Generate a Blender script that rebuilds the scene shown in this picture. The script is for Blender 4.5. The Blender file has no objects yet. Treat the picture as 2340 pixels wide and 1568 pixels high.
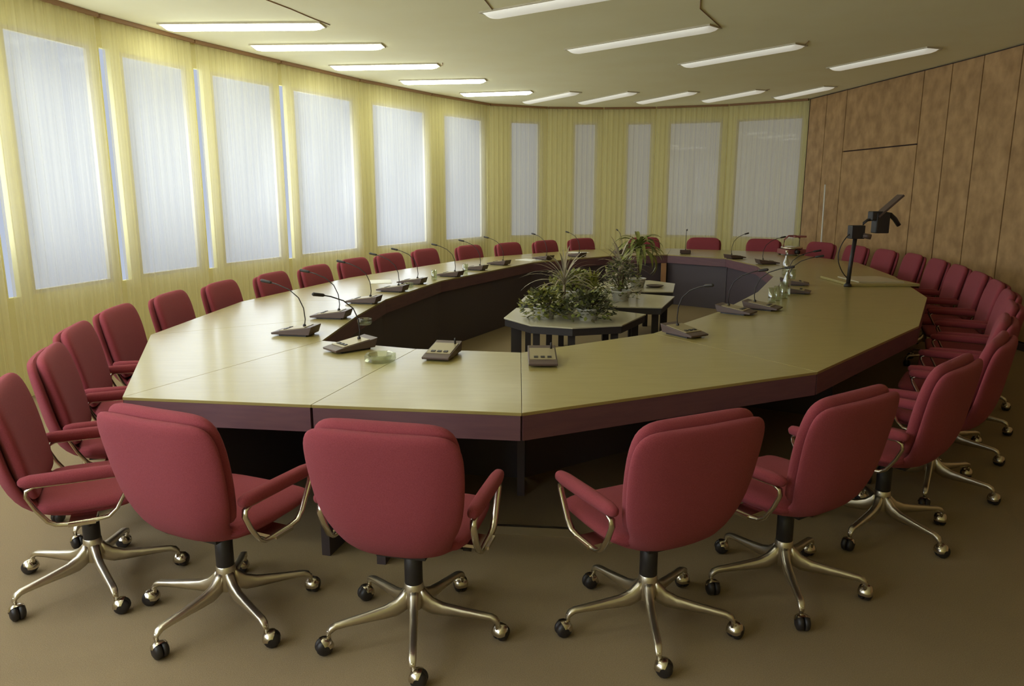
import bpy, math, random
from math import sin, cos, pi, radians, sqrt, atan2, hypot
from mathutils import Vector, Matrix
random.seed(7)
SC = bpy.context.scene
COL = SC.collection

# ------------------------------------------------------------------ camera
cam_d = bpy.data.cameras.new('camera')
cam_d.sensor_width = 36.0
cam_d.lens = 1700.0 * 36.0 / 2340.0
cam = bpy.data.objects.new('camera', cam_d)
cam.location = (0, 0, 1.6)
cam.rotation_euler = (radians(90 - 11.44), 0, 0)
COL.objects.link(cam)
SC.camera = cam

# ------------------------------------------------------------------ world, view
world = bpy.data.worlds.new('world')
SC.world = world
world.use_nodes = True
bg = world.node_tree.nodes['Background']
bg.inputs[0].default_value = (0.75, 0.85, 1.0, 1)
bg.inputs[1].default_value = 1.0
# overcast sky, brighter on the left side of the building than ahead and to the right
wn = world.node_tree
w_tc = wn.nodes.new('ShaderNodeTexCoord'); w_sep = wn.nodes.new('ShaderNodeSeparateXYZ'); w_rp = wn.nodes.new('ShaderNodeValToRGB')
w_mr = wn.nodes.new('ShaderNodeMapRange')
w_mr.inputs['From Min'].default_value = -0.16; w_mr.inputs['From Max'].default_value = 0.08
w_rp.color_ramp.elements[0].color = (0.50, 0.56, 0.68, 1)
w_rp.color_ramp.elements[1].color = (0.22, 0.21, 0.19, 1)
wn.links.new(w_tc.outputs['Generated'], w_sep.inputs[0]); wn.links.new(w_sep.outputs[0], w_mr.inputs[0])
wn.links.new(w_mr.outputs[0], w_rp.inputs[0]); wn.links.new(w_rp.outputs[0], bg.inputs[0])
SC.view_settings.view_transform = 'Standard'
SC.view_settings.look = 'None'
SC.view_settings.gamma = 1
SC.view_settings.use_curve_mapping = False
SC.view_settings.exposure = 0.0
SC.cycles.max_bounces = 10
SC.cycles.diffuse_bounces = 6
SC.cycles.transparent_max_bounces = 12
SC.cycles.sample_clamp_indirect = 6.0
SC.cycles.use_denoising = True

CEIL = 3.1
SILL, HEAD = 0.80, 2.84

# the room's outline: corners of the faceted curtain wall, then the panelled wall, then behind the camera
RW = [(-2.3, -1.4), (-2.75, 0.6), (-3.25, 2.1), (-3.68, 3.35), (-3.85, 4.45), (-3.80, 5.60), (-3.54, 6.78), (-3.19, 7.89),
      (-2.69, 9.09), (-2.06, 10.51), (-1.25, 12.00), (-0.38, 13.35), (0.64, 13.85), (1.65, 13.95), (2.58, 13.85),
      (3.76, 13.44), (4.84, 12.65), (5.19, 9.0), (5.33, 6.0), (5.36, 3.0), (5.30, -1.4)]
RCEN = Vector((0.9, 7.0))
# daylight outside each window bay, from the near left round to the far right (watts)
DAY = {0: 52, 1: 52, 2: 42, 3: 24, 4: 18, 5: 17, 6: 17, 7: 18, 8: 21, 9: 23, 10: 15, 11: 1.6, 12: 1.3, 13: 1.2, 14: 1.1, 15: 1.0}
LAMP_LEFT, LAMP_RIGHT = 14.0, 0.32

def bay(i):
    a, b = Vector(RW[i]), Vector(RW[i + 1])
    d = (b - a); L = d.length; d.normalize()
    n = Vector((-d.y, d.x))
    if n.dot(RCEN - a) > 0: n = -n
    return a, b, d, n, L      # n points outwards

for i, w in DAY.items():
    a, b, d, n, L = bay(i)
    ld = bpy.data.lights.new('daylight', 'AREA')
    ld.shape = 'RECTANGLE'; ld.size = L + 0.22; ld.size_y = 2.2
    ld.energy = w * (L + 0.22) / 1.15
    ld.color = (0.80, 0.88, 1.0) if i < 11 else (0.97, 0.95, 0.90)
    lo = bpy.data.objects.new('daylight', ld)
    c = (a + b) / 2 + n * 0.26
    lo.location = (c.x, c.y, (SILL + HEAD) / 2)
    inward = Vector((-n.x, -n.y, 0))
    lo.rotation_euler = inward.to_track_quat('-Z', 'Z').to_euler()
    COL.objects.link(lo)

# ------------------------------------------------------------------ helpers
class MB:
    def __init__(s): s.v = []; s.f = []; s.m = []; s.sm = []
    def add(s, vs, fs, mi=0, smooth=False):
        o = len(s.v); s.v += [tuple(v) for v in vs]
        for f in fs: s.f.append([o + k for k in f]); s.m.append(mi); s.sm.append(smooth)
    def box(s, c, h, M=None, mi=0):
        vs = []
        for x in (-1, 1):
            for y in (-1, 1):
                for z in (-1, 1):
                    v = Vector((x * h[0], y * h[1], z * h[2]))
                    if M is not None: v = M @ v
                    vs.append(v + Vector(c))
        s.add(vs, [(0, 1, 3, 2), (4, 6, 7, 5), (0, 4, 5, 1), (2, 3, 7, 6), (0, 2, 6, 4), (1, 5, 7, 3)], mi)
    def loft(s, rings, cap=True, mi=0, smooth=True, closed=False):
        n = len(rings[0]); vs = [p for r in rings for p in r]; fs = []
        m = len(rings)
        for i in range(m if closed else m - 1):
            for j in range(n):
                a = i * n + j; b = i * n + (j + 1) % n; k = ((i + 1) % m) * n
                fs.append((a, b, k + (j + 1) % n, k + j))
        if cap and not closed:
            fs.append(tuple(range(n - 1, -1, -1))); fs.append(tuple(range((m - 1) * n, m * n)))
        s.add(vs, fs, mi, smooth)
    def tube(s, pts, r, n=10, mi=0, closed=False, up=(0, 0, 1), flat=None):
        pts = [Vector(p) for p in pts]; rings = []
        m = len(pts)
        for i, p in enumerate(pts):
            if closed: t = pts[(i + 1) % m] - pts[i - 1]
            else: t = pts[min(i + 1, m - 1)] - pts[max(i - 1, 0)]
            t.normalize()
            u = Vector(up)
            if abs(t.dot(u)) > 0.95: u = Vector((1, 0, 0)) if abs(t.x) < 0.9 else Vector((0, 1, 0))
            a = t.cross(u).normalized(); b = a.cross(t).normalized()
            rr = r[i] if isinstance(r, (list, tuple)) else r
            ra, rb = (rr, rr) if flat is None else (flat[0], flat[1])
            rings.append([p + a * (ra * cos(2 * pi * k / n)) + b * (rb * sin(2 * pi * k / n)) for k in range(n)])
        s.loft(rings, True, mi, True, closed)
    def lathe(s, prof, c=(0, 0, 0), n=24, mi=0, smooth=True, cap=True):
        rings = [[Vector((c[0] + r * cos(2 * pi * k / n), c[1] + r * sin(2 * pi * k / n), c[2] + z)) for k in range(n)] for r, z in prof]
        s.loft(rings, cap, mi, smooth)
    def prism(s, poly, z0, z1, mi=0):
        n = len(poly)
        ar = sum(poly[i][0] * poly[(i + 1) % n][1] - poly[(i + 1) % n][0] * poly[i][1] for i in range(n))
        if ar < 0: poly = poly[::-1]
        vs = [(x, y, z0) for x, y in poly] + [(x, y, z1) for x, y in poly]
        fs = [tuple(range(n - 1, -1, -1)), tuple(range(n, 2 * n))] + [(i, (i + 1) % n, n + (i + 1) % n, n + i) for i in range(n)]
        s.add(vs, fs, mi)
    def build(s, name, mats, parent=None, bevel=0, subsurf=0):
        me = bpy.data.meshes.new(name)
        me.from_pydata(s.v, [], s.f)
        for m in (mats if isinstance(mats, (list, tuple)) else [mats]): me.materials.append(m)
        me.polygons.foreach_set('material_index', s.m)
        me.polygons.foreach_set('use_smooth', s.sm)
        me.update()
        import bmesh
        bm = bmesh.new(); bm.from_mesh(me); bmesh.ops.recalc_face_normals(bm, faces=bm.faces[:]); bm.to_mesh(me); bm.free()
        o = bpy.data.objects.new(name, me); COL.objects.link(o)
        if parent: o.parent = parent
        if bevel:
            b = o.modifiers.new('bevel', 'BEVEL'); b.width = bevel; b.segments = 2; b.limit_method = 'ANGLE'
        if subsurf:
            q = o.modifiers.new('subsurf', 'SUBSURF'); q.levels = q.render_levels = subsurf
        return o

def tag(o, label=None, cat=None, group=None, kind=None):
    if label: o['label'] = label
    if cat: o['category'] = cat
    if group: o['group'] = group
    if kind: o['kind'] = kind
    return o

def empty(name, loc=(0, 0, 0), rz=0):
    o = bpy.data.objects.new(name, None); o.location = loc; o.rotation_euler = (0, 0, rz)
    o.empty_display_size = 0.1
    COL.objects.link(o); return o

def copy_tree(o, parent=None):
    c = o.copy(); COL.objects.link(c)
    if parent: c.parent = parent
    for ch in list(o.children): copy_tree(ch, c)
    return c

def mat(name, base, rough=0.6, metal=0.0, noise=None, coat=0.0, coat_rough=0.1, bump=None, spec=0.5, sheen=0):
    m = bpy.data.materials.new(name); m.use_nodes = True
    nt = m.node_tree; p = nt.nodes['Principled BSDF']
    p.inputs['Base Color'].default_value = (*base, 1)
    p.inputs['Roughness'].default_value = rough
    p.inputs['Metallic'].default_value = metal
    p.inputs['Specular IOR Level'].default_value = spec
    p.inputs['Coat Weight'].default_value = coat
    p.inputs['Coat Roughness'].default_value = coat_rough
    if sheen: p.inputs['Sheen Weight'].default_value = sheen
    tc = nt.nodes.new('ShaderNodeTexCoord')
    if noise:
        scale, col2, stretch, detail = noise
        mp = nt.nodes.new('ShaderNodeMapping'); mp.inputs['Scale'].default_value = stretch
        nz = nt.nodes.new('ShaderNodeTexNoise'); nz.inputs['Scale'].default_value = scale; nz.inputs['Detail'].default_value = detail
        rp = nt.nodes.new('ShaderNodeValToRGB')
        rp.color_ramp.elements[0].position = 0.32; rp.color_ramp.elements[1].position = 0.68
        rp.color_ramp.elements[0].color = (*base, 1); rp.color_ramp.elements[1].color = (*col2, 1)
        nt.links.new(tc.outputs['Object'], mp.inputs[0]); nt.links.new(mp.outputs[0], nz.inputs[0])
        nt.links.new(nz.outputs[0], rp.inputs[0]); nt.links.new(rp.outputs[0], p.inputs['Base Color'])
    if bump:
        nb = nt.nodes.new('ShaderNodeTexNoise'); nb.inputs['Scale'].default_value = bump[0]; nb.inputs['Detail'].default_value = 3
        bp = nt.nodes.new('ShaderNodeBump'); bp.inputs['Strength'].default_value = bump[1]; bp.inputs['Distance'].default_value = 0.004
        nt.links.new(tc.outputs['Object'], nb.inputs[0]); nt.links.new(nb.outputs[0], bp.inputs['Height']); nt.links.new(bp.outputs[0], p.inputs['Normal'])
    return m

def glassy(name, tint=(1, 1, 1), gloss=0.1, rough=0.02):
    m = bpy.data.materials.new(name); m.use_nodes = True; nt = m.node_tree
    for n in list(nt.nodes): nt.nodes.remove(n)
    o = nt.nodes.new('ShaderNodeOutputMaterial'); mx = nt.nodes.new('ShaderNodeMixShader')
    t = nt.nodes.new('ShaderNodeBsdfTransparent'); g = nt.nodes.new('ShaderNodeBsdfGlossy')
    t.inputs[0].default_value = (*tint, 1); g.inputs['Roughness'].default_value = rough
    mx.inputs[0].default_value = gloss
    nt.links.new(t.outputs[0], mx.inputs[1]); nt.links.new(g.outputs[0], mx.inputs[2]); nt.links.new(mx.outputs[0], o.inputs[0])
    return m

def curtain_mat():
    m = bpy.data.materials.new('sheer_blind_fabric'); m.use_nodes = True; nt = m.node_tree
    for n in list(nt.nodes): nt.nodes.remove(n)
    o = nt.nodes.new('ShaderNodeOutputMaterial')
    d = nt.nodes.new('ShaderNodeBsdfDiffuse'); d.inputs[0].default_value = (0.80, 0.74, 0.38, 1)
    tl = nt.nodes.new('ShaderNodeBsdfTranslucent'); tl.inputs[0].default_value = (0.90, 0.88, 0.80, 1)
    tp = nt.nodes.new('ShaderNodeBsdfTransparent'); tp.inputs[0].default_value = (1, 1, 1, 1)
    a = nt.nodes.new('ShaderNodeMixShader'); a.inputs[0].default_value = 0.30
    b = nt.nodes.new('ShaderNodeMixShader')
    tc = nt.nodes.new('ShaderNodeTexCoord'); mp = nt.nodes.new('ShaderNodeMapping')
    mp.inputs['Scale'].default_value = (30, 30, 0.25)
    nz = nt.nodes.new('ShaderNodeTexNoise'); nz.inputs['Scale'].default_value = 1.0; nz.inputs['Detail'].default_value = 2
    mr = nt.nodes.new('ShaderNodeMapRange'); mr.inputs['From Min'].default_value = 0.3; mr.inputs['From Max'].default_value = 0.7
    mr.inputs['To Min'].default_value = 0.50; mr.inputs['To Max'].default_value = 0.64
    nt.links.new(tc.outputs['Object'], mp.inputs[0]); nt.links.new(mp.outputs[0], nz.inputs[0]); nt.links.new(nz.outputs[0], mr.inputs[0])
    nt.links.new(d.outputs[0], a.inputs[1]); nt.links.new(tl.outputs[0], a.inputs[2])
    nt.links.new(mr.outputs[0], b.inputs[0]); nt.links.new(a.outputs[0], b.inputs[1]); nt.links.new(tp.outputs[0], b.inputs[2])
    nt.links.new(b.outputs[0], o.inputs[0])
    return m

def emit(name, col, strength):
    m = bpy.data.materials.new(name); m.use_nodes = True; nt = m.node_tree
    p = nt.nodes['Principled BSDF']; p.inputs['Base Color'].default_value = (0.8, 0.8, 0.75, 1)
    p.inputs['Emission Color'].default_value = (*col, 1); p.inputs['Emission Strength'].default_value = strength
    return m

M = dict(
    carpet=mat('olive_tan_carpet', (0.26, 0.195, 0.112), 0.95, noise=(260, (0.33, 0.25, 0.15), (1, 1, 1), 4), bump=(500, 0.5), spec=0.1),
    ceiling=mat('cream_ceiling', (0.92, 0.89, 0.60), 0.9, noise=(2.0, (0.90, 0.86, 0.56), (1, 1, 1), 3), spec=0.1),
    wallpaint=mat('cream_wall', (0.72, 0.66, 0.33), 0.9, spec=0.1),
    cork=mat('mottled_brown_panel', (0.33, 0.20, 0.09), 0.7, noise=(7, (0.50, 0.32, 0.15), (1, 1, 0.8), 8), spec=0.2),
    joint=mat('dark_joint', (0.05, 0.025, 0.02), 0.9),
    frame=mat('window_frame_paint', (0.55, 0.50, 0.36), 0.6),
    rail=mat('brown_rail', (0.28, 0.15, 0.06), 0.6),
    top=mat('pale_wood_laminate', (0.33, 0.265, 0.088), 0.32, noise=(5, (0.36, 0.295, 0.105), (1, 6, 1), 5), coat=0.22, coat_rough=0.14, spec=0.4),
    apron=mat('dark_red_brown_wood', (0.13, 0.06, 0.075), 0.5, noise=(6, (0.16, 0.075, 0.085), (1, 1, 8), 4)),
    panel=mat('near_black_panel', (0.075, 0.058, 0.068), 0.5),
    post=mat('orange_wood', (0.42, 0.22, 0.10), 0.5),
    fabric=mat('rust_red_fabric', (0.275, 0.052, 0.066), 0.95, noise=(300, (0.33, 0.068, 0.084), (1, 1, 1), 3), bump=(700, 0.6), spec=0.1, sheen=0.06),
    chrome=mat('satin_chrome', (0.62, 0.56, 0.45), 0.24, 1.0),
    alu=mat('brushed_aluminium', (0.70, 0.64, 0.52), 0.36, 1.0),
    black=mat('black_plastic', (0.022, 0.018, 0.018), 0.45),
    unit=mat('dark_taupe_plastic', (0.10, 0.065, 0.055), 0.45),
    unittop=mat('olive_metal_face', (0.36, 0.30, 0.17), 0.4, 0.3),
    white=mat('white_ceramic', (0.72, 0.70, 0.62), 0.3),
    paper=mat('white_paper', (0.80, 0.79, 0.72), 0.8),
    whitetop=mat('pale_planter_top', (0.50, 0.46, 0.32), 0.35, coat=0.4, coat_rough=0.12),
    darkedge=mat('black_planter_edge', (0.03, 0.024, 0.022), 0.5),
    glass=glassy('window_glass', gloss=0.006),
    crystal=glassy('clear_glass', (0.86, 0.90, 0.80), 0.28, 0.06),
    leaf=mat('olive_green_leaf', (0.17, 0.20, 0.045), 0.5, noise=(14, (0.26, 0.27, 0.07), (1, 1, 1), 2)),
    leafd=mat('dark_green_leaf', (0.06, 0.075, 0.03), 0.5, noise=(18, (0.12, 0.11, 0.05), (1, 1, 1), 2)),
    leafy=mat('yellow_green_leaf', (0.33, 0.31, 0.05), 0.5, noise=(16, (0.22, 0.23, 0.05), (1, 1, 1), 2)),
    leafp=mat('grey_brown_leaf', (0.42, 0.36, 0.26), 0.5, noise=(12, (0.30, 0.25, 0.17), (1, 1, 1), 2)),
    bark=mat('brown_stem', (0.12, 0.08, 0.045), 0.8),
    redplastic=mat('dull_red_plastic', (0.30, 0.10, 0.09), 0.5),
    curtain=curtain_mat(),
)

# ------------------------------------------------------------------ the room shell
def offset_poly(pts, d):
    out = []; n = len(pts)
    for i in range(n):
        a, b, c = Vector(pts[i - 1]), Vector(pts[i]), Vector(pts[(i + 1) % n])
        n1 = Vector((-(b - a).y, (b - a).x)).normalized(); n2 = Vector((-(c - b).y, (c - b).x)).normalized()
        if n1.dot(RCEN - a) > 0: n1 = -n1
        if n2.dot(RCEN - b) > 0: n2 = -n2
        k = (n1 + n2).normalized(); out.append(tuple(b + k * (d / max(0.5, k.dot(n1)))))
    return out
big = offset_poly(RW, 0.34)
mb = MB(); mb.prism(big, -0.12, 0.0); tag(mb.build('floor', M['carpet']), 'olive tan carpet floor', kind='structure')
mb = MB(); mb.prism(big, CEIL, CEIL + 0.12); tag(mb.build('ceiling', M['ceiling']), 'plain cream ceiling', kind='structure')

NW = 16   # window bays
SLIT = {3, 4, 5, 6, 7, 8}
OFF0, OFF1 = 0.08, 0.125
def wall_piece(mb, i, s0, s1, z0, z1):
    a, b, d, n, L = bay(i)
    c = a + d * ((s0 + s1) / 2) + n * ((OFF0 + OFF1) / 2)
    R = Matrix.Rotation(atan2(d.y, d.x), 3, 'Z')
    mb.box((c.x, c.y, (z0 + z1) / 2), ((s1 - s0) / 2, (OFF1 - OFF0) / 2, (z1 - z0) / 2), R)
left, far = MB(), MB()
for i in range(NW):
    w = left if i < 10 else far
    a, b, d, n, L = bay(i)
    wall_piece(w, i, -0.05, L + 0.05, 0.0, SILL)
    wall_piece(w, i, -0.05, L + 0.05, HEAD, CEIL)
    # the far bays' window starts well in from the bay's left end
    pl, pr = {9: (0.34, 0.05), 10: (0.40, 0.12), 11: (0.42, 0.12), 12: (0.48, 0.10), 13: (0.42, 0.05), 14: (0.22, 0.10), 15: (0.12, 0.08)}.get(i, (0.28, 0.04))
    if i in SLIT:
        wall_piece(w, i, -0.02, 0.055, SILL, HEAD); wall_piece(w, i, 0.17, pl, SILL, HEAD)
    else: wall_piece(w, i, -0.02, pl, SILL, HEAD)
    wall_piece(w, i, L - pr, L + 0.01, SILL, HEAD)
    fm = MB(); R = Matrix.Rotation(atan2(d.y, d.x), 3, 'Z')
    def bar(s0, s1, z0, z1, th=0.016):
        c = a + d * ((s0 + s1) / 2) + n * 0.10
        fm.box((c.x, c.y, (z0 + z1) / 2), ((s1 - s0) / 2, th, (z1 - z0) / 2), R)
    x0, x1 = pl, L - pr
    bar(x0, x0 + 0.035, SILL, HEAD); bar(x1 - 0.035, x1, SILL, HEAD)
    bar(x0 + 0.035, x1 - 0.035, SILL, SILL + 0.035); bar(x0 + 0.035, x1 - 0.035, HEAD - 0.035, HEAD)
    wf = tag(fm.build('window_%d' % (i + 1), M['frame']), kind='structure')
    gm = MB(); c = a + d * ((x0 + x1) / 2) + n * 0.10
    gm.box((c.x, c.y, (SILL + HEAD) / 2), ((x1 - x0) / 2 - 0.035, 0.003, (HEAD - SILL) / 2 - 0.035), R)
    gm.build('glass_pane', M['glass'], wf)
tag(left.build('wall_left', M['wallpaint']), kind='structure')
tag(far.build('wall_far', M['wallpaint']), kind='structure')
# right wall and the wall behind the camera
rw = MB(); bw = MB()
for i in range(NW, len(RW)):
    a = Vector(RW[i]); b = Vector(RW[(i + 1) % len(RW)])
    d = (b - a); L = d.length; d.normalize(); n = Vector((-d.y, d.x))
    if n.dot(RCEN - a) > 0: n = -n
    R = Matrix.Rotation(atan2(d.y, d.x), 3, 'Z')
    c = (a + b) / 2 + n * 0.12
    (bw if i == len(RW) - 1 else rw).box((c.x, c.y, CEIL / 2), (L / 2 + 0.06, 0.08, CEIL / 2), R)
tag(rw.build('wall_right', M['joint']), kind='structure')
tag(bw.build('wall_near', M['wallpaint']), kind='structure')
# brown mottled panels on the right wall, narrow boards and one wide one, joints between them
def along_right(y):
    for i in range(NW, len(RW) - 1):
        (x0, y0), (x1, y1) = RW[i], RW[i + 1]
        if y1 <= y <= y0: return x0 + (x1 - x0) * (y0 - y) / (y0 - y1)
    return RW[NW][0]
cuts = [12.62, 12.08, 11.50, 9.72, 9.20, 8.66, 8.06, 7.46, 6.86, 6.26, 5.66, 5.06, 4.46, 3.86, 3.26, 2.66, 2.06, 1.2, 0.3, -0.6, -1.35]
k = 0
def panel(y0, y1, z0, z1):
    global k
    k += 1
    p = MB(); g = 0.008
    xa, xb = along_right(y0), along_right(y1)
    d = Vector((xb - xa, y1 - y0)); L = d.length; d.normalize()
    n = Vector((d.y, -d.x))
    if n.x < 0: n = -n
    c = Vector(((xa + xb) / 2, (y0 + y1) / 2)) + n * 0.018
    p.box((c.x, c.y, (z0 + z1) / 2), (L / 2 - g, 0.016, (z1 - z0) / 2 - g), Matrix.Rotation(atan2(d.y, d.x), 3, 'Z'))
    tag(p.build('trim_%d' % k, M['cork'], bevel=0.003), 'mottled brown wall panel', kind='structure')
for j in range(len(cuts) - 1):
    if j == 2: panel(cuts[j], cuts[j + 1], 0.08, 2.2); panel(cuts[j], cuts[j + 1], 2.2, CEIL - 0.01)
    else: panel(cuts[j], cuts[j + 1], 0.08, CEIL - 0.01)
mb = MB()
for i in range(NW, len(RW) - 1):
    a = Vector((*RW[i], 0.04)); b = Vector((*RW[i + 1], 0.04)); c = (a + b) / 2; d = b - a
    mb.box((c.x + 0.002, c.y, 0.035), (d.length / 2, 0.02, 0.035), Matrix.Rotation(atan2(d.y, d.x), 3, 'Z'))
tag(mb.build('baseboard_right', M['panel']), kind='structure')

# ------------------------------------------------------------------ blinds
names = {}
for i in range(NW):
    a, b, d, n, L = bay(i)
    g0 = 0.032 if i in SLIT else 0.004
    g1 = 0.032 if (i + 1) in SLIT else 0.004
    ns = max(8, round((L - g0 - g1) / 0.09)); pts = []
    for s in range(ns):
        t0 = g0 + (L - g0 - g1) * s / ns; t1 = g0 + (L - g0 - g1) * (s + 1) / ns
        jit = random.uniform(-0.003, 0.003)
        for q in range(4):
            f = q / 4.0
            p = a + d * (t0 + (t1 - t0) * f) + n * (0.014 - 0.022 * f + 0.006 * sin(pi * f) + jit)
            pts.append(p)
    p = a + d * (L - g1) + n * 0.012; pts.append(p)
    cm = MB(); vs = []; fs = []
    zs = [0.03, 0.8, 1.6, 2.4, CEIL - 0.035]
    for z in zs: vs += [(p.x, p.y, z) for p in pts]
    m = len(pts)
    for r in range(len(zs) - 1):
        for q in range(m - 1): fs.append((r * m + q, r * m + q + 1, (r + 1) * m + q + 1, (r + 1) * m + q))
    cm.add(vs, fs, 0, False)
    o = cm.build('vertical_blind', M['curtain'])
    if i == 4: lab = 'cream vertical blind at the left picture edge before the first bright gap'
    elif i < 4: lab = 'cream vertical blind beside the camera, outside the left edge'
    elif i < 10: lab = 'bright backlit cream vertical blind, ' + ['first', 'second', 'third', 'fourth', 'fifth'][i - 5] + ' full panel from the left'
    elif i == 10: lab = 'bright backlit cream vertical blind in the middle, sixth full panel from the left'
    elif i < 15: lab = 'dim cream vertical blind on the far wall, ' + ['leftmost', 'second from left', 'third from left', 'fourth from left'][i - 11]
    else: lab = 'dim cream vertical blind on the far wall touching the brown panelled wall'
    tag(o, lab, 'blind', 'vertical blinds round the window wall')
# head rail of the blinds
for a_i, b_i, lab in ((0, 11, 'thin brown blind rail along the ceiling above the left windows'), (11, NW, 'thin brown blind rail along the ceiling above the far windows')):
    mb = MB()
    for i in range(a_i, b_i):
        a, b, d, n, L = bay(i); c = (a + b) / 2
        mb.box((c.x + n.x * 0.0, c.y + n.y * 0.0, CEIL - 0.017), (L / 2 - 0.012, 0.022, 0.016), Matrix.Rotation(atan2(d.y, d.x), 3, 'Z'))
    tag(mb.build('blind_rail', M['rail']), lab, 'curtain rail')

# ------------------------------------------------------------------ ceiling strip lights
tube_l = emit('lit_diffuser_left', (0.96, 1.0, 0.84), LAMP_LEFT)
tube_r = emit('lit_diffuser_right', (1.0, 0.96, 0.80), LAMP_RIGHT)
strips = [  # x, y, length, angle, left?
    (-2.46, 7.23, 1.46, -2, 1, 'nearest strip light of the left row, lit'),
    (-2.02, 8.20, 1.36, -3, 1, 'second strip light of the left row, lit'),
    (-1.53, 9.44, 1.30, -6, 1, 'third strip light of the left row, lit, small dark mark at its end'),
    (-0.94, 10.65, 1.16, -7, 1, 'fourth strip light of the left row, lit'),
    (-0.24, 11.90, 1.10, -14, 1, 'fifth and farthest strip light of the left row'),
    (-2.60, 5.30, 1.4, 0, 1, 'unseen strip light added to brighten the left, just outside the upper left of the picture'), (-2.45, 3.9, 1.4, 4, 1, 'unseen strip light added for brightness above the nearest side-on chair, outside the picture'),  # these two and the next are unseen, added to light the near left
    (-2.2, 2.4, 1.4, 8, 1, 'unseen strip light added for brightness above the near left corner, outside the picture'),
    (0.32, 6.42, 1.30, -36, 0, 'strip light at the top edge of the picture, right of the middle'),
    (1.25, 7.86, 1.70, -44, 0, 'large nearer strip light on the right with a wire at its end'),
    (2.52, 8.75, 1.55, -54, 0, 'middle strip light of the three nearer ones on the right'),
    (4.20, 8.96, 1.40, -69, 0, 'strip light closest to the brown panelled wall, nearer one'),
    (0.60, 12.45, 1.45, -60, 0, 'leftmost of the five far strip lights near the far blinds'),
    (1.51, 12.50, 1.50, -64, 0, 'second from left of the five far strip lights'),
    (2.45, 12.45, 1.45, -66, 0, 'third from left of the five far strip lights'),
    (3.46, 12.25, 1.40, -69, 0, 'fourth from left of the five far strip lights'),
    (4.42, 11.85, 1.30, -76, 0, 'rightmost far strip light, by the corner of the brown wall')]
for x, y, L, ang, lf, lab in strips:
    t = tag(empty('strip_light', (x, y, CEIL), radians(ang)), 'white ' + lab, 'ceiling light', 'strip lights on the ceiling')
    f = MB()
    for s in (-1, 1): f.box((0, s * 0.105, -0.007), (L / 2, 0.008, 0.0065)); f.box((s * (L / 2 + 0.006), 0, -0.007), (0.006, 0.113, 0.0065))
    f.build('frame', M['frame'], t)
    m2 = MB(); rings = []
    for xx, kk in ((-L / 2 + 0.002, 0.25), (-L / 2 + 0.03, 0.8), (-L / 2 + 0.08, 1.0), (L / 2 - 0.08, 1.0), (L / 2 - 0.03, 0.8), (L / 2 - 0.002, 0.25)):
        rings.append([Vector((xx, 0.09 * cos(pi * q / 10), -0.004 - 0.045 * kk * sin(pi * q / 10) ** 0.8)) for q in range(11)])
    m2.loft(rings); m2.build('diffuser', tube_l if lf else tube_r, t)
# wires and joints on the ceiling
def wire(pts, lab):
    w = MB(); w.tube([(x, y, CEIL - 0.004) for x, y in pts], 0.004, 6)
    tag(w.build('ceiling_wire', M['rail']), lab, 'wire')
wire([(1.92, 7.30), (1.74, 6.95), (1.56, 6.60), (1.49, 6.30), (1.46, 5.9)], 'thin brown wire on the ceiling from the large strip light to the top edge')
wire([(-1.66, 7.22), (-1.76, 6.92), (-1.84, 6.62), (-1.95, 6.3)], 'thin wire on the ceiling from the nearest left strip light')
wire([(-0.14, 6.90), (-0.17, 6.60), (-0.22, 6.3), (-0.3, 5.9)], 'thin wire on the ceiling near the top middle of the picture')
wire([(-0.84, 9.43), (-0.82, 9.25)], 'tiny dark wire end at the third left strip light')
wire([(3.02, 8.12), (2.99, 7.95)], 'tiny dark wire end at the middle right strip light')
wire([(3.78, 11.70), (3.80, 11.5)], 'tiny dark wire end at the fourth far strip light')

# ------------------------------------------------------------------ the conference table
O = [(-0.85, 3.03), (-1.71, 3.15), (-2.28, 4.61), (-2.23, 6.05), (-1.72, 7.81), (-0.52, 10.2), (1.09, 11.72), (2.55, 12.0), (3.97, 11.30),
     (4.43, 9.55), (4.09, 7.93), (3.55, 6.31), (2.74, 4.93), (1.53, 3.62), (0.04, 2.91)]
I = [(-0.55, 4.18), (-1.15, 4.42), (-1.13, 5.35), (-1.06, 6.20), (-0.72, 7.55), (0.28, 9.60), (1.42, 10.60), (2.25, 10.80), (2.92, 10.20),
     (3.02, 9.20), (2.80, 7.95), (2.22, 6.68), (1.60, 5.60), (0.90, 4.66), (0.05, 4.08)]
TZ = 0.72
table = tag(empty('conference_table', (0.9, 7.2, 0)), 'huge ring-shaped many-sided conference table with pale glossy top and open middle', 'table')
def loc(p): return (p[0] - 0.9, p[1] - 7.2)
def shrink(q, g):
    c = Vector((sum(p[0] for p in q) / 4, sum(p[1] for p in q) / 4)); out = []
    for p in q:
        v = Vector(p) - c; out.append(tuple(c + v * (1 - g / v.length)))
    return out
N = len(O)
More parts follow.
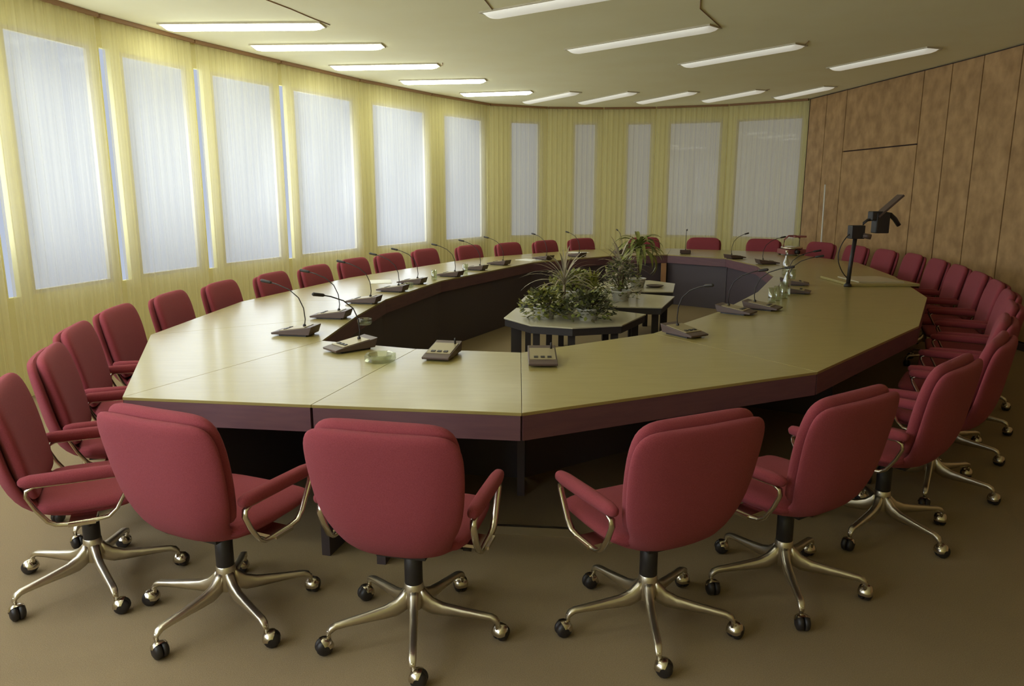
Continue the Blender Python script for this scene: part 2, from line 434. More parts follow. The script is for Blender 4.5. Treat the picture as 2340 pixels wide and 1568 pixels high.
for i in range(N):
    j = (i + 1) % N
    q = [loc(O[i]), loc(O[j]), loc(I[j]), loc(I[i])]
    m1 = MB(); m1.prism(shrink(q, 0.0016), TZ - 0.014, TZ); m1.build('tabletop_section', M['top'], table, bevel=0.0015)
    # outer apron
    def strip(p, q2, inset, th, z0, z1, name, mt, cut=0.02):
        p, q2 = Vector(p), Vector(q2); d = q2 - p; L = d.length; d.normalize(); n = Vector((-d.y, d.x))
        cc = (p + q2) / 2
        tgt = Vector((0.9 - 0.9, 7.0 - 7.2))
        if n.dot(tgt - cc) < 0: n = -n
        c = cc + n * inset
        s = MB(); s.box((c.x, c.y, (z0 + z1) / 2), (L / 2 - cut, th / 2, (z1 - z0) / 2), Matrix.Rotation(atan2(d.y, d.x), 3, 'Z'))
        return s.build(name, mt, table)
    strip(loc(O[i]), loc(O[j]), 0.013, 0.022, 0.60, TZ - 0.014, 'apron', M['apron'], 0.006)
    strip(loc(I[i]), loc(I[j]), -0.013, 0.022, 0.60, TZ - 0.014, 'inner_apron', M['apron'], 0.0)
    strip(loc(I[i]), loc(I[j]), -0.05, 0.025, 0.0, TZ - 0.03, 'modesty_panel', M['panel'], -0.01)
    # radial slab leg at each joint
    a, b = Vector(loc(O[i])), Vector(loc(I[i])); d = (b - a); L = d.length; d.normalize()
    s0 = 0.06 if i == 0 else (0.85 if i == 14 else 0.5)
    s1 = L - 0.08
    c = a + d * ((s0 + s1) / 2)
    s = MB(); s.box((c.x, c.y, 0.34), ((s1 - s0) / 2, 0.02, 0.34), Matrix.Rotation(atan2(d.y, d.x), 3, 'Z')); s.build('leg', M['panel'], table)
s = MB(); s.box((-0.50 - 0.9, 3.42 - 7.2, 0.34), (0.02, 0.42, 0.34), Matrix.Rotation(radians(-10), 3, 'Z')); s.build('leg', M['panel'], table)
s = MB(); s.box((0.10 - 0.9, 3.30 - 7.2, 0.02), (0.20, 0.012, 0.02), Matrix.Rotation(radians(-6), 3, 'Z')); s.build('foot_bar', M['alu'], table)
# a pale wood post in the far inner side
a = Vector(loc(I[7])); s = MB(); s.box((a.x - 0.06, a.y - 0.05, 0.30), (0.035, 0.02, 0.30)); s.build('post', M['post'], table)

# ------------------------------------------------------------------ chairs
def sgnpow(v, p): return math.copysign(abs(v) ** p, v)
def ring(y, z, ty, tz, W, T, wing, n=22, ex=0.5, ey=0.75):
    # (ty,tz) tangent of the profile; front normal = rotate
    l = hypot(ty, tz); ty /= l; tz /= l
    ny, nz = tz, -ty        # towards the sitter for a profile that runs seat -> back
    ny, nz = (ny, nz) if True else (-ny, -nz)
    out = []
    for k in range(n):
        th = 2 * pi * k / n
        x = W * sgnpow(cos(th), ex); e = T / 2 * sgnpow(sin(th), ey)
        f = e + wing * abs(x / max(W, 1e-4)) ** 2.5
        out.append(Vector((x, y + ny * f, z + nz * f)))
    return out
def shell_loft(prof, n=22):
    rings = []
    for i, (y, z, W, T, wing) in enumerate(prof):
        a = prof[max(0, i - 1)]; b = prof[min(len(prof) - 1, i + 1)]
        rings.append(ring(y, z, b[0] - a[0], b[1] - a[1], W, T, wing, n))
    m = MB(); m.loft(rings); return m

def make_chair():
    root = empty('swivel_chair')
    # outer upholstered shell: seat front -> under -> back -> top. tangent runs backwards/up, so the sitter's side is +n
    prof = [(0.19, 0.405, 0.16, 0.02, 0), (0.17, 0.402, 0.19, 0.04, 0), (0.08, 0.392, 0.205, 0.05, 0.005), (-0.05, 0.383, 0.20, 0.052, 0.012),
            (-0.14, 0.392, 0.19, 0.055, 0.03), (-0.20, 0.425, 0.205, 0.055, 0.05), (-0.235, 0.485, 0.235, 0.055, 0.055), (-0.255, 0.56, 0.258, 0.055, 0.05),
            (-0.268, 0.65, 0.270, 0.055, 0.045), (-0.281, 0.74, 0.276, 0.055, 0.04), (-0.291, 0.80, 0.273, 0.053, 0.035), (-0.297, 0.835, 0.258, 0.048, 0.03), (-0.300, 0.856, 0.232, 0.038, 0.022), (-0.301, 0.866, 0.19, 0.018, 0.015)]
    def flip(p):   # ring() normal sign: make it face the sitter
        return p
    shell_loft(prof).build('shell', M['fabric'], root, subsurf=1)
    # inner back cushion
    pb = [(-0.155, 0.455, 0.20, 0.03, 0.02), (-0.165, 0.475, 0.222, 0.055, 0.025), (-0.192, 0.55, 0.24, 0.078, 0.032), (-0.210, 0.65, 0.25, 0.082, 0.032),
          (-0.228, 0.75, 0.256, 0.080, 0.028), (-0.243, 0.82, 0.252, 0.076, 0.022), (-0.248, 0.858, 0.238, 0.066, 0.015), (-0.250, 0.880, 0.208, 0.046, 0.01), (-0.251, 0.890, 0.165, 0.018, 0.006)]
    shell_loft(pb).build('back_cushion', M['fabric'], root, subsurf=1)
    ps = [(0.262, 0.437, 0.20, 0.02, 0), (0.25, 0.436, 0.228, 0.05, 0), (0.20, 0.432, 0.240, 0.068, 0), (0.05, 0.428, 0.244, 0.07, 0.0), (-0.10, 0.43, 0.240, 0.07, 0), (-0.165, 0.432, 0.22, 0.05, 0)]
    shell_loft(ps).build('seat_cushion', M['fabric'], root, subsurf=1)
    for sx in (-1, 1):
        x = sx * 0.275
        lp = [(-0.13, 0.548), (-0.155, 0.535), (-0.158, 0.512), (-0.135, 0.46), (-0.10, 0.405), (-0.075, 0.388), (-0.04, 0.384), (0.06, 0.386), (0.10, 0.392), (0.13, 0.42), (0.185, 0.52), (0.187, 0.54), (0.17, 0.550)]
        # smooth closed loop (the top run is inside the pad)
        lo = MB(); lo.tube([(x, y, z) for y, z in lp], 0.01, 8, closed=True, up=(1, 0, 0), flat=(0.008, 0.013))
        # bracket under the seat
        lo.box((sx * 0.235, 0.01, 0.384), (0.06, 0.045, 0.006))
        lo.build('arm_frame', M['chrome'], root)
        ap = MB(); rings = []
        for y, r in ((-0.178, 0.008), (-0.170, 0.018), (-0.14, 0.025), (0.0, 0.027), (0.15, 0.026), (0.195, 0.021), (0.206, 0.009)):
            rings.append([Vector((x + r * 0.95 * sgnpow(cos(2 * pi * q / 14), 0.8), y, 0.569 + r * 0.92 * sgnpow(sin(2 * pi * q / 14), 0.8))) for q in range(14)])
        ap.loft(rings); ap.build('armrest', M['fabric'], root)
    c = MB(); c.lathe([(0.030, 0.195), (0.033, 0.20), (0.033, 0.335), (0.022, 0.34), (0.022, 0.372)], n=20)
    c.box((0, 0.0, 0.364), (0.09, 0.12, 0.010)); c.build('column', M['black'], root)
    rg = MB(); rg.lathe([(0.033, 0.326), (0.0345, 0.328), (0.0345, 0.336), (0.033, 0.338)], n=20); rg.build('collar', M['chrome'], root)
    h = MB(); h.lathe([(0.022, 0.095), (0.030, 0.10), (0.036, 0.13), (0.037, 0.175), (0.035, 0.198), (0.031, 0.204)], n=20); h.build('base_hub', M['alu'], root)
    for k5 in range(5):
        an = 2 * pi * k5 / 5 + 0.35
        R = Matrix.Rotation(an, 3, 'Z')
        leg = MB(); rings = []
        #  r, z_top, height, half width
        for r, zt, hh, hw in ((0.026, 0.190, 0.085, 0.018), (0.045, 0.168, 0.074, 0.016), (0.07, 0.144, 0.060, 0.0145), (0.11, 0.128, 0.045, 0.014), (0.18, 0.118, 0.033, 0.0135),
                              (0.25, 0.110, 0.024, 0.013), (0.290, 0.106, 0.022, 0.0125), (0.310, 0.098, 0.026, 0.012), (0.322, 0.080, 0.018, 0.009)):
            sec = [(-1, -0.10), (-1, -0.6), (-0.55, -1), (0.55, -1), (1, -0.6), (1, -0.10), (0.5, 0), (-0.5, 0)]
            rings.append([R @ Vector((r, sx * hw, zt + sz * hh)) for sx, sz in sec])
        leg.loft(rings)
        lg = leg.build('leg', M['alu'], root)
        cs = MB()
        cx, ct = 0.312, 0.02
        st = R @ Vector((0.314, 0, 0)); 
        cs.lathe([(0.0075, 0.045), (0.0075, 0.085)], c=(st.x, st.y, 0), n=8, mi=1)
        swing = an + 0.9 + 0.8 * sin(k5 * 2.3)
        S = Matrix.Rotation(swing, 3, 'Z')
        for sd in (-1, 1):
            rings = []
            for yy, rr in ((0.003, 0.029), (0.013, 0.0295), (0.021, 0.026), (0.026, 0.016)):
                rings.append([st + S @ Vector((ct + rr * cos(2 * pi * q / 16), sd * yy, 0.0295 + rr * sin(2 * pi * q / 16))) for q in range(16)])
            cs.loft(rings, mi=0)
        # hood over the wheels
        rings = []
        for yy, rr in ((-0.029, 0.012), (-0.023, 0.027), (-0.012, 0.0325), (0.012, 0.0325), (0.023, 0.027), (0.029, 0.012)):
            rings.append([st + S @ Vector((ct - 0.001 + rr * cos(1.15 + 2.1 * q / 10), yy, 0.0300 + rr * sin(1.15 + 2.1 * q / 10))) for q in range(11)])
        vs = [p for r_ in rings for p in r_]; fs = [(i_ * 11 + q, i_ * 11 + q + 1, (i_ + 1) * 11 + q + 1, (i_ + 1) * 11 + q) for i_ in range(5) for q in range(10)]
        cs.add(vs, fs, 1, True)
        cs.build('caster', [M['black'], M['chrome']], lg)
    lv = MB(); lv.tube([(0.03, 0.0, 0.352), (0.12, 0.01, 0.352), (0.19, 0.02, 0.345)], 0.005, 8); lv.tube([(0.185, 0.02, 0.345), (0.215, 0.023, 0.343)], 0.009, 8)
    lv.build('lever', M['black'], root)
    return root

G = 'red swivel chairs round the table'
def hub_from(B, f): return (B[0] + 0.27 * cos(radians(f)), B[1] + 0.27 * sin(radians(f)))
chairs = []   # (x, y, facing, label)
near = [(-1.10, 2.63, 66, 'back to camera, left one of the bright front pair'),
        (-0.36, 2.50, 77, 'back to camera, right one of the bright front pair'),
        (0.51, 2.56, 116, 'back to camera, first dark one right of centre'),
        (1.12, 2.84, 124, 'back to camera, second dark one right of centre'),
        (1.78, 3.36, 133, 'back to camera, third dark one right of centre'),
        (2.30, 3.88, 140, 'back to camera, fourth dark one right of centre')]
for c in near: chairs.append(c)
LB = [(-1.985, 2.75, 24), (-2.18, 3.38, 22), (-2.42, 4.00, 16), (-2.55, 4.68, 6), (-2.52, 5.37, 0), (-2.41, 6.05, -6), (-2.21, 6.74, -13), (-2.00, 7.44, -18),
      (-1.78, 8.25, -24), (-1.50, 8.95, -28), (-1.15, 9.65, -30), (-0.62, 10.33, -38), (-0.08, 10.88, -43), (0.48, 11.40, -45), (1.08, 11.93, -55), (2.14, 12.18, -80), (3.10, 12.10, -108), (3.96, 11.76, -122)]
LL = ['seen side-on at the left edge, nearest of the left row', 'second of the left row, just behind the side-on one', 'third of the left row, leaning back beside the near table corner',
      'fourth of the left row, armrests meeting the table corner', 'fifth of the left row, first with only its back above the table', 'sixth of the left row, back above the table edge',
      'seventh of the left row, behind the first microphone head', 'eighth of the left row', 'ninth of the left row', 'tenth of the left row', 'eleventh of the left row', 'twelfth of the left row, left of the picture middle',
      'first of the far curved side, just right of the picture middle', 'second of the far curved side, before the dim leftmost far window', 'third of the far curved side', 'fourth of the far side, half hidden by the tall drooping plant',
      'fifth of the far side, right of the tall plant', 'sixth of the far side, left of the small far projector']
for (x, y, f), l in zip(LB, LL):
    h = hub_from((x, y), f); chairs.append((h[0], h[1], f, l))
RB = [(4.55, 10.95, 203), (4.75, 10.24, 186), (4.80, 9.52, 180), (4.80, 8.84, 172), (4.68, 8.12, 168), (4.50, 7.42, 164), (4.28, 6.74, 161), (4.02, 6.08, 157), (3.70, 5.45, 152), (3.33, 4.86, 150), (2.92, 4.30, 146)]
RL = ['right row, farthest, right of the small far projector', 'right row, behind the tall projector post', 'right row, just right of the projector post', 'right row, fourth from the far end, dark back edge against the wall',
      'right row, fifth from the far end', 'right row, sixth from the far end, at the table corner', 'right row, seventh from the far end', 'right row, eighth from the far end', 'right row, ninth from the far end, at the right edge',
      'right row, tenth from the far end, cut by the right edge', 'right row, behind the fourth dark near chair at the right edge']
for (x, y, f), l in zip(RB, RL):
    h = hub_from((x, y), f); chairs.append((h[0], h[1], f, l))
proto = make_chair()
for i, (x, y, f, l) in enumerate(chairs):
    o = proto if i == 0 else copy_tree(proto)
    o.location = (x, y, 0); o.rotation_euler = (0, 0, radians(f - 90))
    tag(o, 'rust red armchair, ' + l, 'chair', G)
    # each base stands turned its own way
    want = [26, 60, 51, 47, 5, 22, 23][i] if i < 7 else f + 90
    rr = radians((want - (f - 70)) % 72)
    for ch in o.children:
        if ch.name.startswith('leg'): ch.rotation_euler = (0, 0, rr)

# ------------------------------------------------------------------ microphone units
def make_unit(stem=True):
    root = empty('microphone_unit')
    b = MB()
    # long wedge: low towards the delegate (+Y local), tall at the back; +Y faces outwards
    w = 0.075
    prof = [(0.135, 0.010), (0.138, 0.022), (0.10, 0.030), (-0.105, 0.058), (-0.135, 0.064), (-0.115, 0.010)]
    vs = [(-w, y, z) for y, z in prof] + [(w, y, z) for y, z in prof]; n = len(prof)
    b.add(vs, [tuple(range(n)), tuple(range(2 * n - 1, n - 1, -1))] + [(i, (i + 1) % n, n + (i + 1) % n, n + i) for i in range(n)])
    b.build('housing', M['unit'], root, bevel=0.003)
    f = MB(); sl = atan2(0.028, -0.205); Rx = Matrix.Rotation(-atan2(0.028, 0.205), 3, 'X')
    f.box((0, 0.0, 0.0455), (w - 0.008, 0.085, 0.0018), Rx); f.build('top_plate', M['unittop'], root)
    k = MB()
    for q in range(3): k.box((-0.035 + q * 0.035, 0.055, 0.0405), (0.011, 0.010, 0.003), Rx)
    k.build('button', M['black'], root)
    ft = MB(); ft.box((0, 0.0, 0.005), (w - 0.012, 0.09, 0.005)); ft.build('foot', M['black'], root)
    if stem:
        s = MB(); pts = [(0, -0.055, 0.053), (0, -0.062, 0.10), (0, -0.055, 0.17), (0, -0.025, 0.235), (0, 0.035, 0.285), (0, 0.11, 0.315), (0, 0.16, 0.328)]
        s.tube(pts, 0.0035, 8, up=(1, 0, 0)); s.lathe([(0.010, 0.050), (0.010, 0.064), (0.005, 0.070)], c=(0, -0.055, 0), n=12)
        g = s.build('gooseneck', M['black'], root)
        h = MB(); h.tube([(0, 0.15, 0.3255), (0, 0.158, 0.3275), (0, 0.215, 0.338), (0, 0.222, 0.339)], [0.006, 0.0095, 0.0105, 0.006], 10, up=(1, 0, 0)); h.build('microphone_head', M['black'], g)
    else:
        s = MB(); s.lathe([(0.006, 0.050), (0.006, 0.085), (0.004, 0.09)], c=(-0.05, -0.075, 0), n=10); s.build('socket_pin', M['black'], root)
    return root
MG = 'conference microphone units on the table'
units = [(-1.36, 4.62, 170, 1, 'first on the left side, stem bent over the seventh chair'),
         (-1.29, 5.26, 172, 1, 'second on the left side'),
         (-1.20, 5.99, 170, 1, 'third on the left side'), (-1.08, 6.72, 165, 1, 'fourth on the left side, a small glass beside it'),
         (-0.98, 7.30, 162, 1, 'fifth on the left side'), (-0.66, 7.95, 158, 1, 'sixth on the left side'), (-0.42, 8.62, 155, 1, 'seventh on the left side'), (-0.16, 9.25, 150, 1, 'eighth on the left side, beside the picture middle'),
         (-0.92, 4.16, 222, 1, 'at the near left inner corner with a lit slanted face'), (-0.38, 3.98, 258, 0, 'near side beside the glass ashtray, no stem'), (0.16, 3.84, 270, 0, 'near side by itself, no stem, in the middle'),
         (1.08, 4.60, 303, 1, 'near right side with a long stem leaning right'), (1.66, 5.46, 322, 1, 'second on the right side'), (1.92, 5.66, 325, 1, 'right side, just behind the second one'),
         (2.52, 6.60, 335, 1, 'right side beside the drinking glasses'), (2.74, 7.20, 340, 1, 'right side beyond the drinking glasses'), (3.20, 9.35, 5, 1, 'right side far end'), (3.02, 10.12, 25, 1, 'far right curve'),
         (2.55, 10.98, 75, 1, 'far side right of the tall plant'), (1.60, 11.02, 100, 1, 'far side behind the plants'), (0.90, 10.45, 130, 1, 'far left curve, second'), (0.42, 9.98, 135, 1, 'far left curve, first')]
pu = make_unit(True); pn = make_unit(False); used = set()
for x, y, f, st, l in units:
    p = pu if st else pn
    o = p if st not in used else copy_tree(p); used.add(st)
    o.location = (x, y, TZ); o.rotation_euler = (0, 0, radians(f - 90))
    tag(o, 'dark wedge-shaped microphone unit, ' + l, 'microphone', MG)

# ------------------------------------------------------------------ small things on the table
def ashtray(x, y, r, lab):
    m = MB(); m.lathe([(r * 0.80, 0.0), (r, 0.008), (r, 0.038), (r * 0.93, 0.042), (r * 0.78, 0.040), (r * 0.70, 0.014), (0.004, 0.012)], n=8, smooth=False)
    o = m.build('glass_ashtray', M['crystal']); o.location = (x, y, TZ); o.rotation_euler = (0, 0, 0.4)
    tag(o, lab, 'ashtray', 'glass ashtrays on the table')
ashtray(-0.70, 3.86, 0.085, 'faceted clear glass ashtray on the near left of the table between two units')
ashtray(-1.00, 4.98, 0.05, 'small clear glass ashtray on the left side before the second unit')
ashtray(-0.98, 7.02, 0.05, 'small clear glass ashtray on the left side beyond the fourth unit')
def tumbler(x, y, h, lab, r=0.03):
    m = MB(); m.lathe([(r * 0.85, 0.0), (r, 0.01), (r * 1.05, h), (r * 0.97, h), (r * 0.90, 0.014), (0.003, 0.012)], n=18)
    o = m.build('drinking_glass', M['crystal']); o.location = (x, y, TZ); tag(o, lab, 'glass', 'drinking glasses on the table')
tumbler(-0.80, 7.62, 0.10, 'clear drinking glass beyond the fifth unit of the left side')
tumbler(-0.52, 8.28, 0.10, 'clear drinking glass beyond the sixth unit of the left side')
tumbler(2.12, 6.02, 0.12, 'tall clear drinking glass on the right side, nearest of four by the inner edge')
tumbler(2.20, 6.12, 0.12, 'tall clear drinking glass on the right side, second by the inner edge')
tumbler(2.30, 6.26, 0.14, 'tall clear drinking glass on the right side, third by the inner edge', 0.034)
tumbler(2.88, 7.62, 0.11, 'clear drinking glass beyond the right side microphone units')
def bottle(x, y, lab):
    m = MB(); m.lathe([(0.03, 0.0), (0.036, 0.01), (0.036, 0.13), (0.014, 0.19), (0.013, 0.24), (0.015, 0.245)], n=18)
    o = m.build('bottle', M['crystal'])
    c = MB(); c.lathe([(0.015, 0.245), (0.016, 0.25), (0.016, 0.262), (0.012, 0.266)], n=14); c.build('bottle_cap', M['chrome'], o)
    o.location = (x, y, TZ); tag(o, lab, 'bottle')
bottle(2.38, 6.42, 'clear glass water bottle among the drinking glasses on the right side')
bottle(2.98, 8.10, 'clear glass water bottle on the right side beyond the last drinking glass')
def sheet(x, y, a, lab, w=0.105, l=0.148):
    m = MB(); m.box((0, 0, 0.002), (w, l, 0.002)); o = m.build('paper_sheet', M['paper']); o.location = (x, y, TZ); o.rotation_euler = (0, 0, a)
    tag(o, lab, 'paper', 'white papers on the table')
sheet(0.22, 9.90, 0.8, 'white paper on the far left curve of the table')
sheet(-1.32, 8.0 - 0.55, 0.2, 'white paper on the left side in front of the eighth red chair')
sheet(0.98, 11.15, 1.0, 'pale paper on the far curve behind the plants')
# flat wooden box near the table's far side
# ------------------------------------------------------------------ overhead projector on the right side
op = tag(empty('overhead_projector', (3.20, 7.06, TZ + 0.001)), 'overhead projector with black post, boxy head and raised mirror flap on the right side', 'projector')
m = MB(); m.box((0.36, 0.36, 0.012), (0.33, 0.36, 0.012)); m.build('base_platform', M['top'], op, bevel=0.003)
m = MB(); m.box((0.38, 0.36, 0.028), (0.22, 0.24, 0.004)); m.build('glass_stage', M['whitetop'], op)
m = MB(); m.tube([(0.0, 0.0, 0.0), (0.008, 0, 0.2), (0.035, 0, 0.50)], 0.019, 12); m.lathe([(0.035, 0.0), (0.035, 0.015), (0.024, 0.03)], n=16); m.build('post', M['black'], op)
m = MB(); m.box((0.035, 0, 0.515), (0.062, 0.05, 0.062)); hb = m.build('clamp_box', M['black'], op, bevel=0.006)
m = MB(); m.tube([(0.08, -0.05, 0.485), (0.145, -0.07, 0.472)], 0.024, 14, up=(0, 0, 1)); m.build('focus_knob', M['unit'], hb)
m = MB(); m.tube([(0.085, 0, 0.55), (0.10, 0, 0.60), (0.13, 0, 0.625), (0.20, 0, 0.635)], 0.013, 10); m.build('arm', M['black'], op)
m = MB(); m.box((0.205, 0, 0.665), (0.055, 0.05, 0.042)); m.box((0.255, 0, 0.60), (0.062, 0.055, 0.095)); hd = m.build('head', M['black'], op, bevel=0.008)
m = MB(); m.box((0.315, 0, 0.755), (0.145, 0.06, 0.009), Matrix.Rotation(radians(-43), 3, 'Y')); m.build('mirror_flap', M['unit'], op)
m = MB(); m.tube([(0.28, 0, 0.685), (0.34, 0, 0.675), (0.385, 0, 0.635), (0.43, 0, 0.575)], [0.02, 0.022, 0.022, 0.02], 10); m.build('handle', M['black'], op)
m = MB(); pts = []
for q in range(15):
    t = q / 14; pts.append((-0.02 - 0.10 * sin(pi * t) ** 0.8 + 0.01 * t, 0.0, 0.50 - 0.42 * t))
m.tube(pts, 0.005, 8, up=(0, 1, 0)); m.build('cable', M['black'], op)
# small far slide projector
sp = tag(empty('slide_projector', (4.02, 10.75, TZ), radians(10)), 'small reddish projector with a round tray on the far right corner of the table', 'projector')
m = MB(); m.box((0, 0, 0.05), (0.16, 0.12, 0.035)); m.build('housing', M['redplastic'], sp, bevel=0.01)
m = MB(); m.lathe([(0.14, 0.086), (0.15, 0.09), (0.15, 0.115), (0.12, 0.12), (0.05, 0.118)], n=28); m.build('tray', M['chrome'], sp)
m = MB(); m.tube([(0, -0.12, 0.05), (0, -0.18, 0.052)], 0.03, 16); m.build('lens', M['black'], sp)
m = MB()
for sx in (-1, 1):
    for sy in (-1, 1): m.box((sx * 0.13, sy * 0.09, 0.0075), (0.012, 0.012, 0.0075))
m.build('feet', M['black'], sp)
m = MB(); m.tube([(-0.12, 0.02, 0.12), (-0.11, 0.02, 0.22), (-0.05, 0.02, 0.27), (0.06, 0.02, 0.27), (0.13, 0.02, 0.24)], 0.012, 10); m.box((0.10, 0.02, 0.26), (0.09, 0.07, 0.012)); m.build('mirror_arm', M['redplastic'], sp)
# pale pole at the panelled wall
m = MB(); m.tube([(0.0, 0, 0), (-0.01, 0, 0.9), (-0.02, 0, 1.72)], 0.012, 10)
o = m.build('pale_pole', M['paper']); o.location = (4.86, 11.75, 0.0); tag(o, 'thin pale upright pole standing before the brown panelled wall', 'pole')

# ------------------------------------------------------------------ planter tables in the middle
def planter_table(name_lab, poly, h, legs):
    cx = sum(p[0] for p in poly) / len(poly); cy = sum(p[1] for p in poly) / len(poly)
    r = tag(empty('planter_table', (cx, cy, 0)), name_lab, 'table', 'low planter tables inside the ring')
    q = [(x - cx, y - cy) for x, y in poly]
    m = MB(); m.prism(q, h - 0.012, h); m.build('tabletop', M['whitetop'], r, bevel=0.002)
    q2 = [(x * 0.985, y * 0.985) for x, y in q]
    m = MB(); m.prism(q2, h - 0.07, h - 0.012); m.build('edge_band', M['darkedge'], r)
    for (lx, ly) in legs:
        m = MB(); m.box((lx - cx, ly - cy, (h - 0.07) / 2), (0.028, 0.028, (h - 0.07) / 2)); m.build('leg', M['darkedge'], r)
H = 0.55
p1 = [(-0.07, 6.28), (0.04, 6.84), (0.84, 6.76), (1.18, 6.47), (0.89, 5.92), (0.48, 5.80), (0.15, 5.92)]
planter_table('low many-sided pale planter table with dark edge and legs, nearest of the three', p1, H, [(0.02, 6.24), (0.06, 6.80), (0.86, 6.74), (1.08, 6.45), (0.84, 6.00), (0.48, 5.90), (0.20, 6.00)])
p2 = [(0.08, 7.28), (0.30, 6.97), (1.0, 6.91), (1.40, 6.86), (1.68, 7.62), (1.30, 7.86), (0.50, 7.86), (0.15, 7.7)]
planter_table('low many-sided pale planter table, middle of the three', p2, H, [(0.16, 7.3), (0.36, 7.1), (1.36, 6.98), (1.56, 7.58), (1.26, 7.76), (0.52, 7.76)])
p3 = [(0.95, 8.0), (1.74, 7.98), (1.92, 8.72), (1.68, 9.05), (1.15, 8.95), (0.90, 8.6)]
planter_table('low many-sided pale planter table, farthest of the three', p3, H, [(1.02, 8.08), (1.66, 8.08), (1.80, 8.68), (1.62, 8.95), (1.18, 8.86)])

def blade(m, base, az, lift, L, w, droop, mi=0, n=8, fold=0.3):
    # an arching strap leaf
    pts = []; p = Vector(base); a = lift; st = L / n
    for k in range(n + 1):
        pts.append((p.copy(), a)); p = p + Vector((cos(az) * cos(a), sin(az) * cos(a), sin(a))) * st; a -= droop / n
    side = Vector((-sin(az), cos(az), 0)); vs = []
    for k, (q, aa) in enumerate(pts):
        t = k / n; ww = w * (0.35 + 1.3 * t) if t < 0.5 else w * (1 - (t - 0.5) * 2) ** 0.7 + 0.0004
        up = Vector((-cos(az) * sin(aa), -sin(az) * sin(aa), cos(aa)))
        vs += [q - side * ww + up * (ww * fold), q, q + side * ww + up * (ww * fold)]
    fs = []
    for k in range(n):
        b = k * 3; fs += [(b, b + 1, b + 4, b + 3), (b + 1, b + 2, b + 5, b + 4)]
    m.add(vs, fs, mi, True)
def leaf(m, p, az, el, L, w, mi=0):
    d = Vector((cos(az) * cos(el), sin(az) * cos(el), sin(el))); s = Vector((-sin(az), cos(az), 0)); u = d.cross(s)
    p = Vector(p); vs = [p, p + d * L * 0.35 + s * w + u * w * -0.3, p + d * L * 0.75 + s * w * 0.7 + u * w * -0.2, p + d * L, p + d * L * 0.75 - s * w * 0.7 + u * w * -0.2, p + d * L * 0.35 - s * w + u * w * -0.3, p + d * L * 0.5]
    m.add(vs, [(0, 1, 6), (1, 2, 6), (2, 3, 6), (3, 4, 6), (4, 5, 6), (5, 0, 6)], mi, True)
def pot(root, r, h, mt):
    m = MB(); m.lathe([(r * 0.72, 0), (r * 0.95, h * 0.9), (r, h * 0.9), (r, h), (r * 0.9, h), (r * 0.85, h * 0.86), (0.004, h * 0.86)], n=24); m.build('pot', mt, root)
def bush(lab, x, y, rx, ry, h, n, mts, leafL=0.06, seed=1, potr=0.10, group=None, twigs=9):
    rnd = random.Random(seed); r = tag(empty('potted_plant', (x, y, H)), lab, 'plant', group or 'potted plants on the planter tables')
    pot(r, potr, 0.10, M['white'])
    s = MB()
    for k in range(twigs):
        a = rnd.uniform(0, 2 * pi); e = rnd.uniform(0.2, 0.9)
        s.tube([(0, 0, 0.08), (cos(a) * rx * e * 0.5, sin(a) * ry * e * 0.5, 0.08 + h * 0.45), (cos(a) * rx * e, sin(a) * ry * e, h * rnd.uniform(0.5, 0.9))], [0.006, 0.004, 0.002], 5)
    s.build('stems', M['bark'], r)
    f = MB()
    for k in range(n):
        a = rnd.uniform(0, 2 * pi); rad = sqrt(rnd.random()); zz = rnd.random() ** 0.8
        env = sqrt(max(0.05, 1 - (zz * 0.95) ** 2))
        px_, py_ = cos(a) * rx * rad * env, sin(a) * ry * rad * env
        leaf(f, (px_, py_, 0.03 + h * zz), a + rnd.uniform(-1, 1), rnd.uniform(-0.6, 0.9), leafL * rnd.uniform(0.6, 1.3), leafL * 0.28, rnd.randrange(len(mts)))
    f.build('foliage', mts, r)
    return r
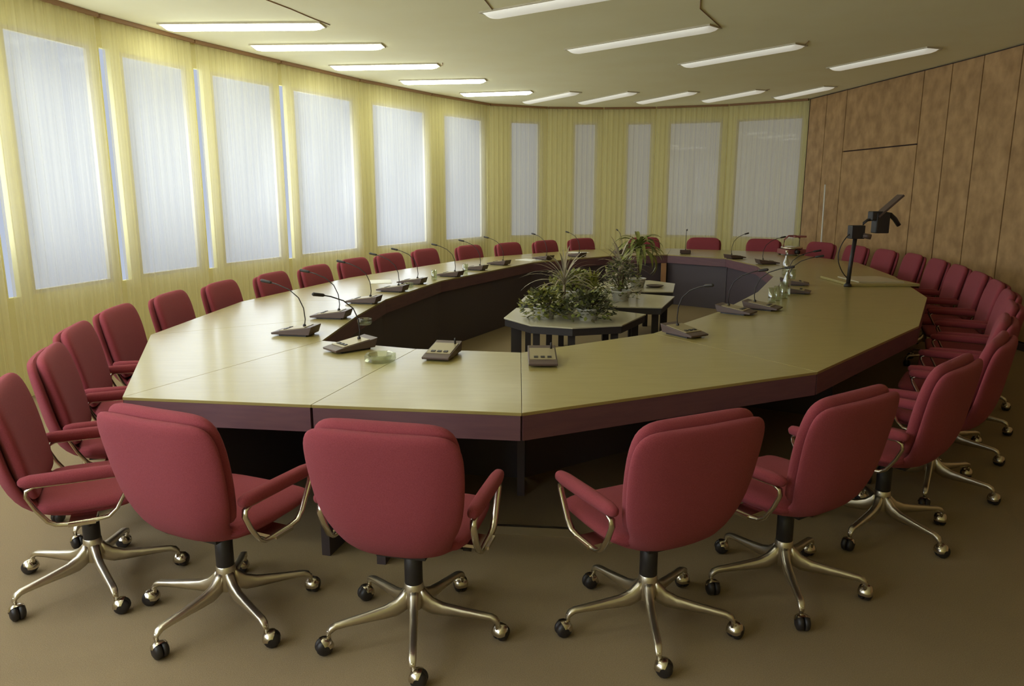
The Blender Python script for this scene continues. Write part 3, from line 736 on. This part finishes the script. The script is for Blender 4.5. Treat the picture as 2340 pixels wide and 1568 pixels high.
def strappy(lab, x, y, trunk, L, w, n, mt, droop, seed=1, potr=0.09, lift=(0.2, 1.4), z=H):
    rnd = random.Random(seed); r = tag(empty('potted_plant', (x, y, z)), lab, 'plant', 'potted plants on the planter tables')
    pot(r, potr, 0.10, M['white'])
    s = MB(); s.tube([(0, 0, 0.08), (0.004, 0, 0.08 + trunk * 0.5), (0, 0.004, 0.08 + trunk)], [0.012, 0.011, 0.009], 8); s.build('stem', M['bark'], r)
    f = MB()
    for k in range(n):
        a = 2.399 * k + rnd.uniform(-0.2, 0.2); t = k / n
        blade(f, (0, 0, 0.06 + trunk * (0.85 + 0.15 * t)), a, lift[0] + (lift[1] - lift[0]) * t, L * rnd.uniform(0.75, 1.1), w, droop * rnd.uniform(0.7, 1.2))
    f.build('foliage', mt, r)
bush('dark leafy bushy plant on the nearest planter table, left half, light olive on its crown', 0.28, 6.25, 0.22, 0.22, 0.21, 620, [M['leafy'], M['leaf'], M['leafd']], 0.055, 3)
bush('dark brownish bushy plant on the nearest planter table, right half', 0.64, 6.18, 0.24, 0.22, 0.20, 620, [M['leafd'], M['leafd'], M['leaf']], 0.055, 4)
strappy('thin-leaved dragon tree plant with spidery arching leaves, nearest and leftmost', 0.46, 6.52, 0.22, 0.42, 0.008, 46, M['leafp'], 1.3, 5)
bush('yellow-green bushy plant with a pointed top on the middle planter table', 0.62, 7.35, 0.30, 0.24, 0.25, 620, [M['leafy'], M['leaf']], 0.06, 6)
strappy('upright yellow-green pointed plant in the middle of the plants', 0.80, 7.30, 0.08, 0.22, 0.012, 16, M['leafy'], 0.4, 8, 0.07, (0.9, 1.5))
bush('speckled grey-brown leafy plant on the middle planter table', 1.08, 7.32, 0.20, 0.20, 0.38, 520, [M['leafp'], M['leaf'], M['leafd']], 0.05, 9)
strappy('thin spiky plant with long narrow grey leaves behind the speckled one', 1.10, 7.60, 0.28, 0.38, 0.008, 30, M['leafp'], 1.0, 10)
strappy('tall plant with broad drooping green leaves, the tallest, on the farthest planter table', 1.42, 8.40, 0.36, 0.42, 0.026, 44, M['leaf'], 2.6, 11, 0.10, (0.3, 1.45))
bush('low dark plant at the foot of the tall drooping one', 1.20, 8.25, 0.14, 0.12, 0.16, 220, [M['leafd'], M['leafp']], 0.045, 12, 0.07)
m = MB(); m.lathe([(0.05, 0.0), (0.09, 0.01), (0.10, 0.02), (0.085, 0.022), (0.05, 0.012), (0.004, 0.012)], n=20); o = m.build('saucer', M['unit']); o.location = (1.62, 8.4, H)
tag(o, 'small dark dish on the farthest planter table', 'dish')
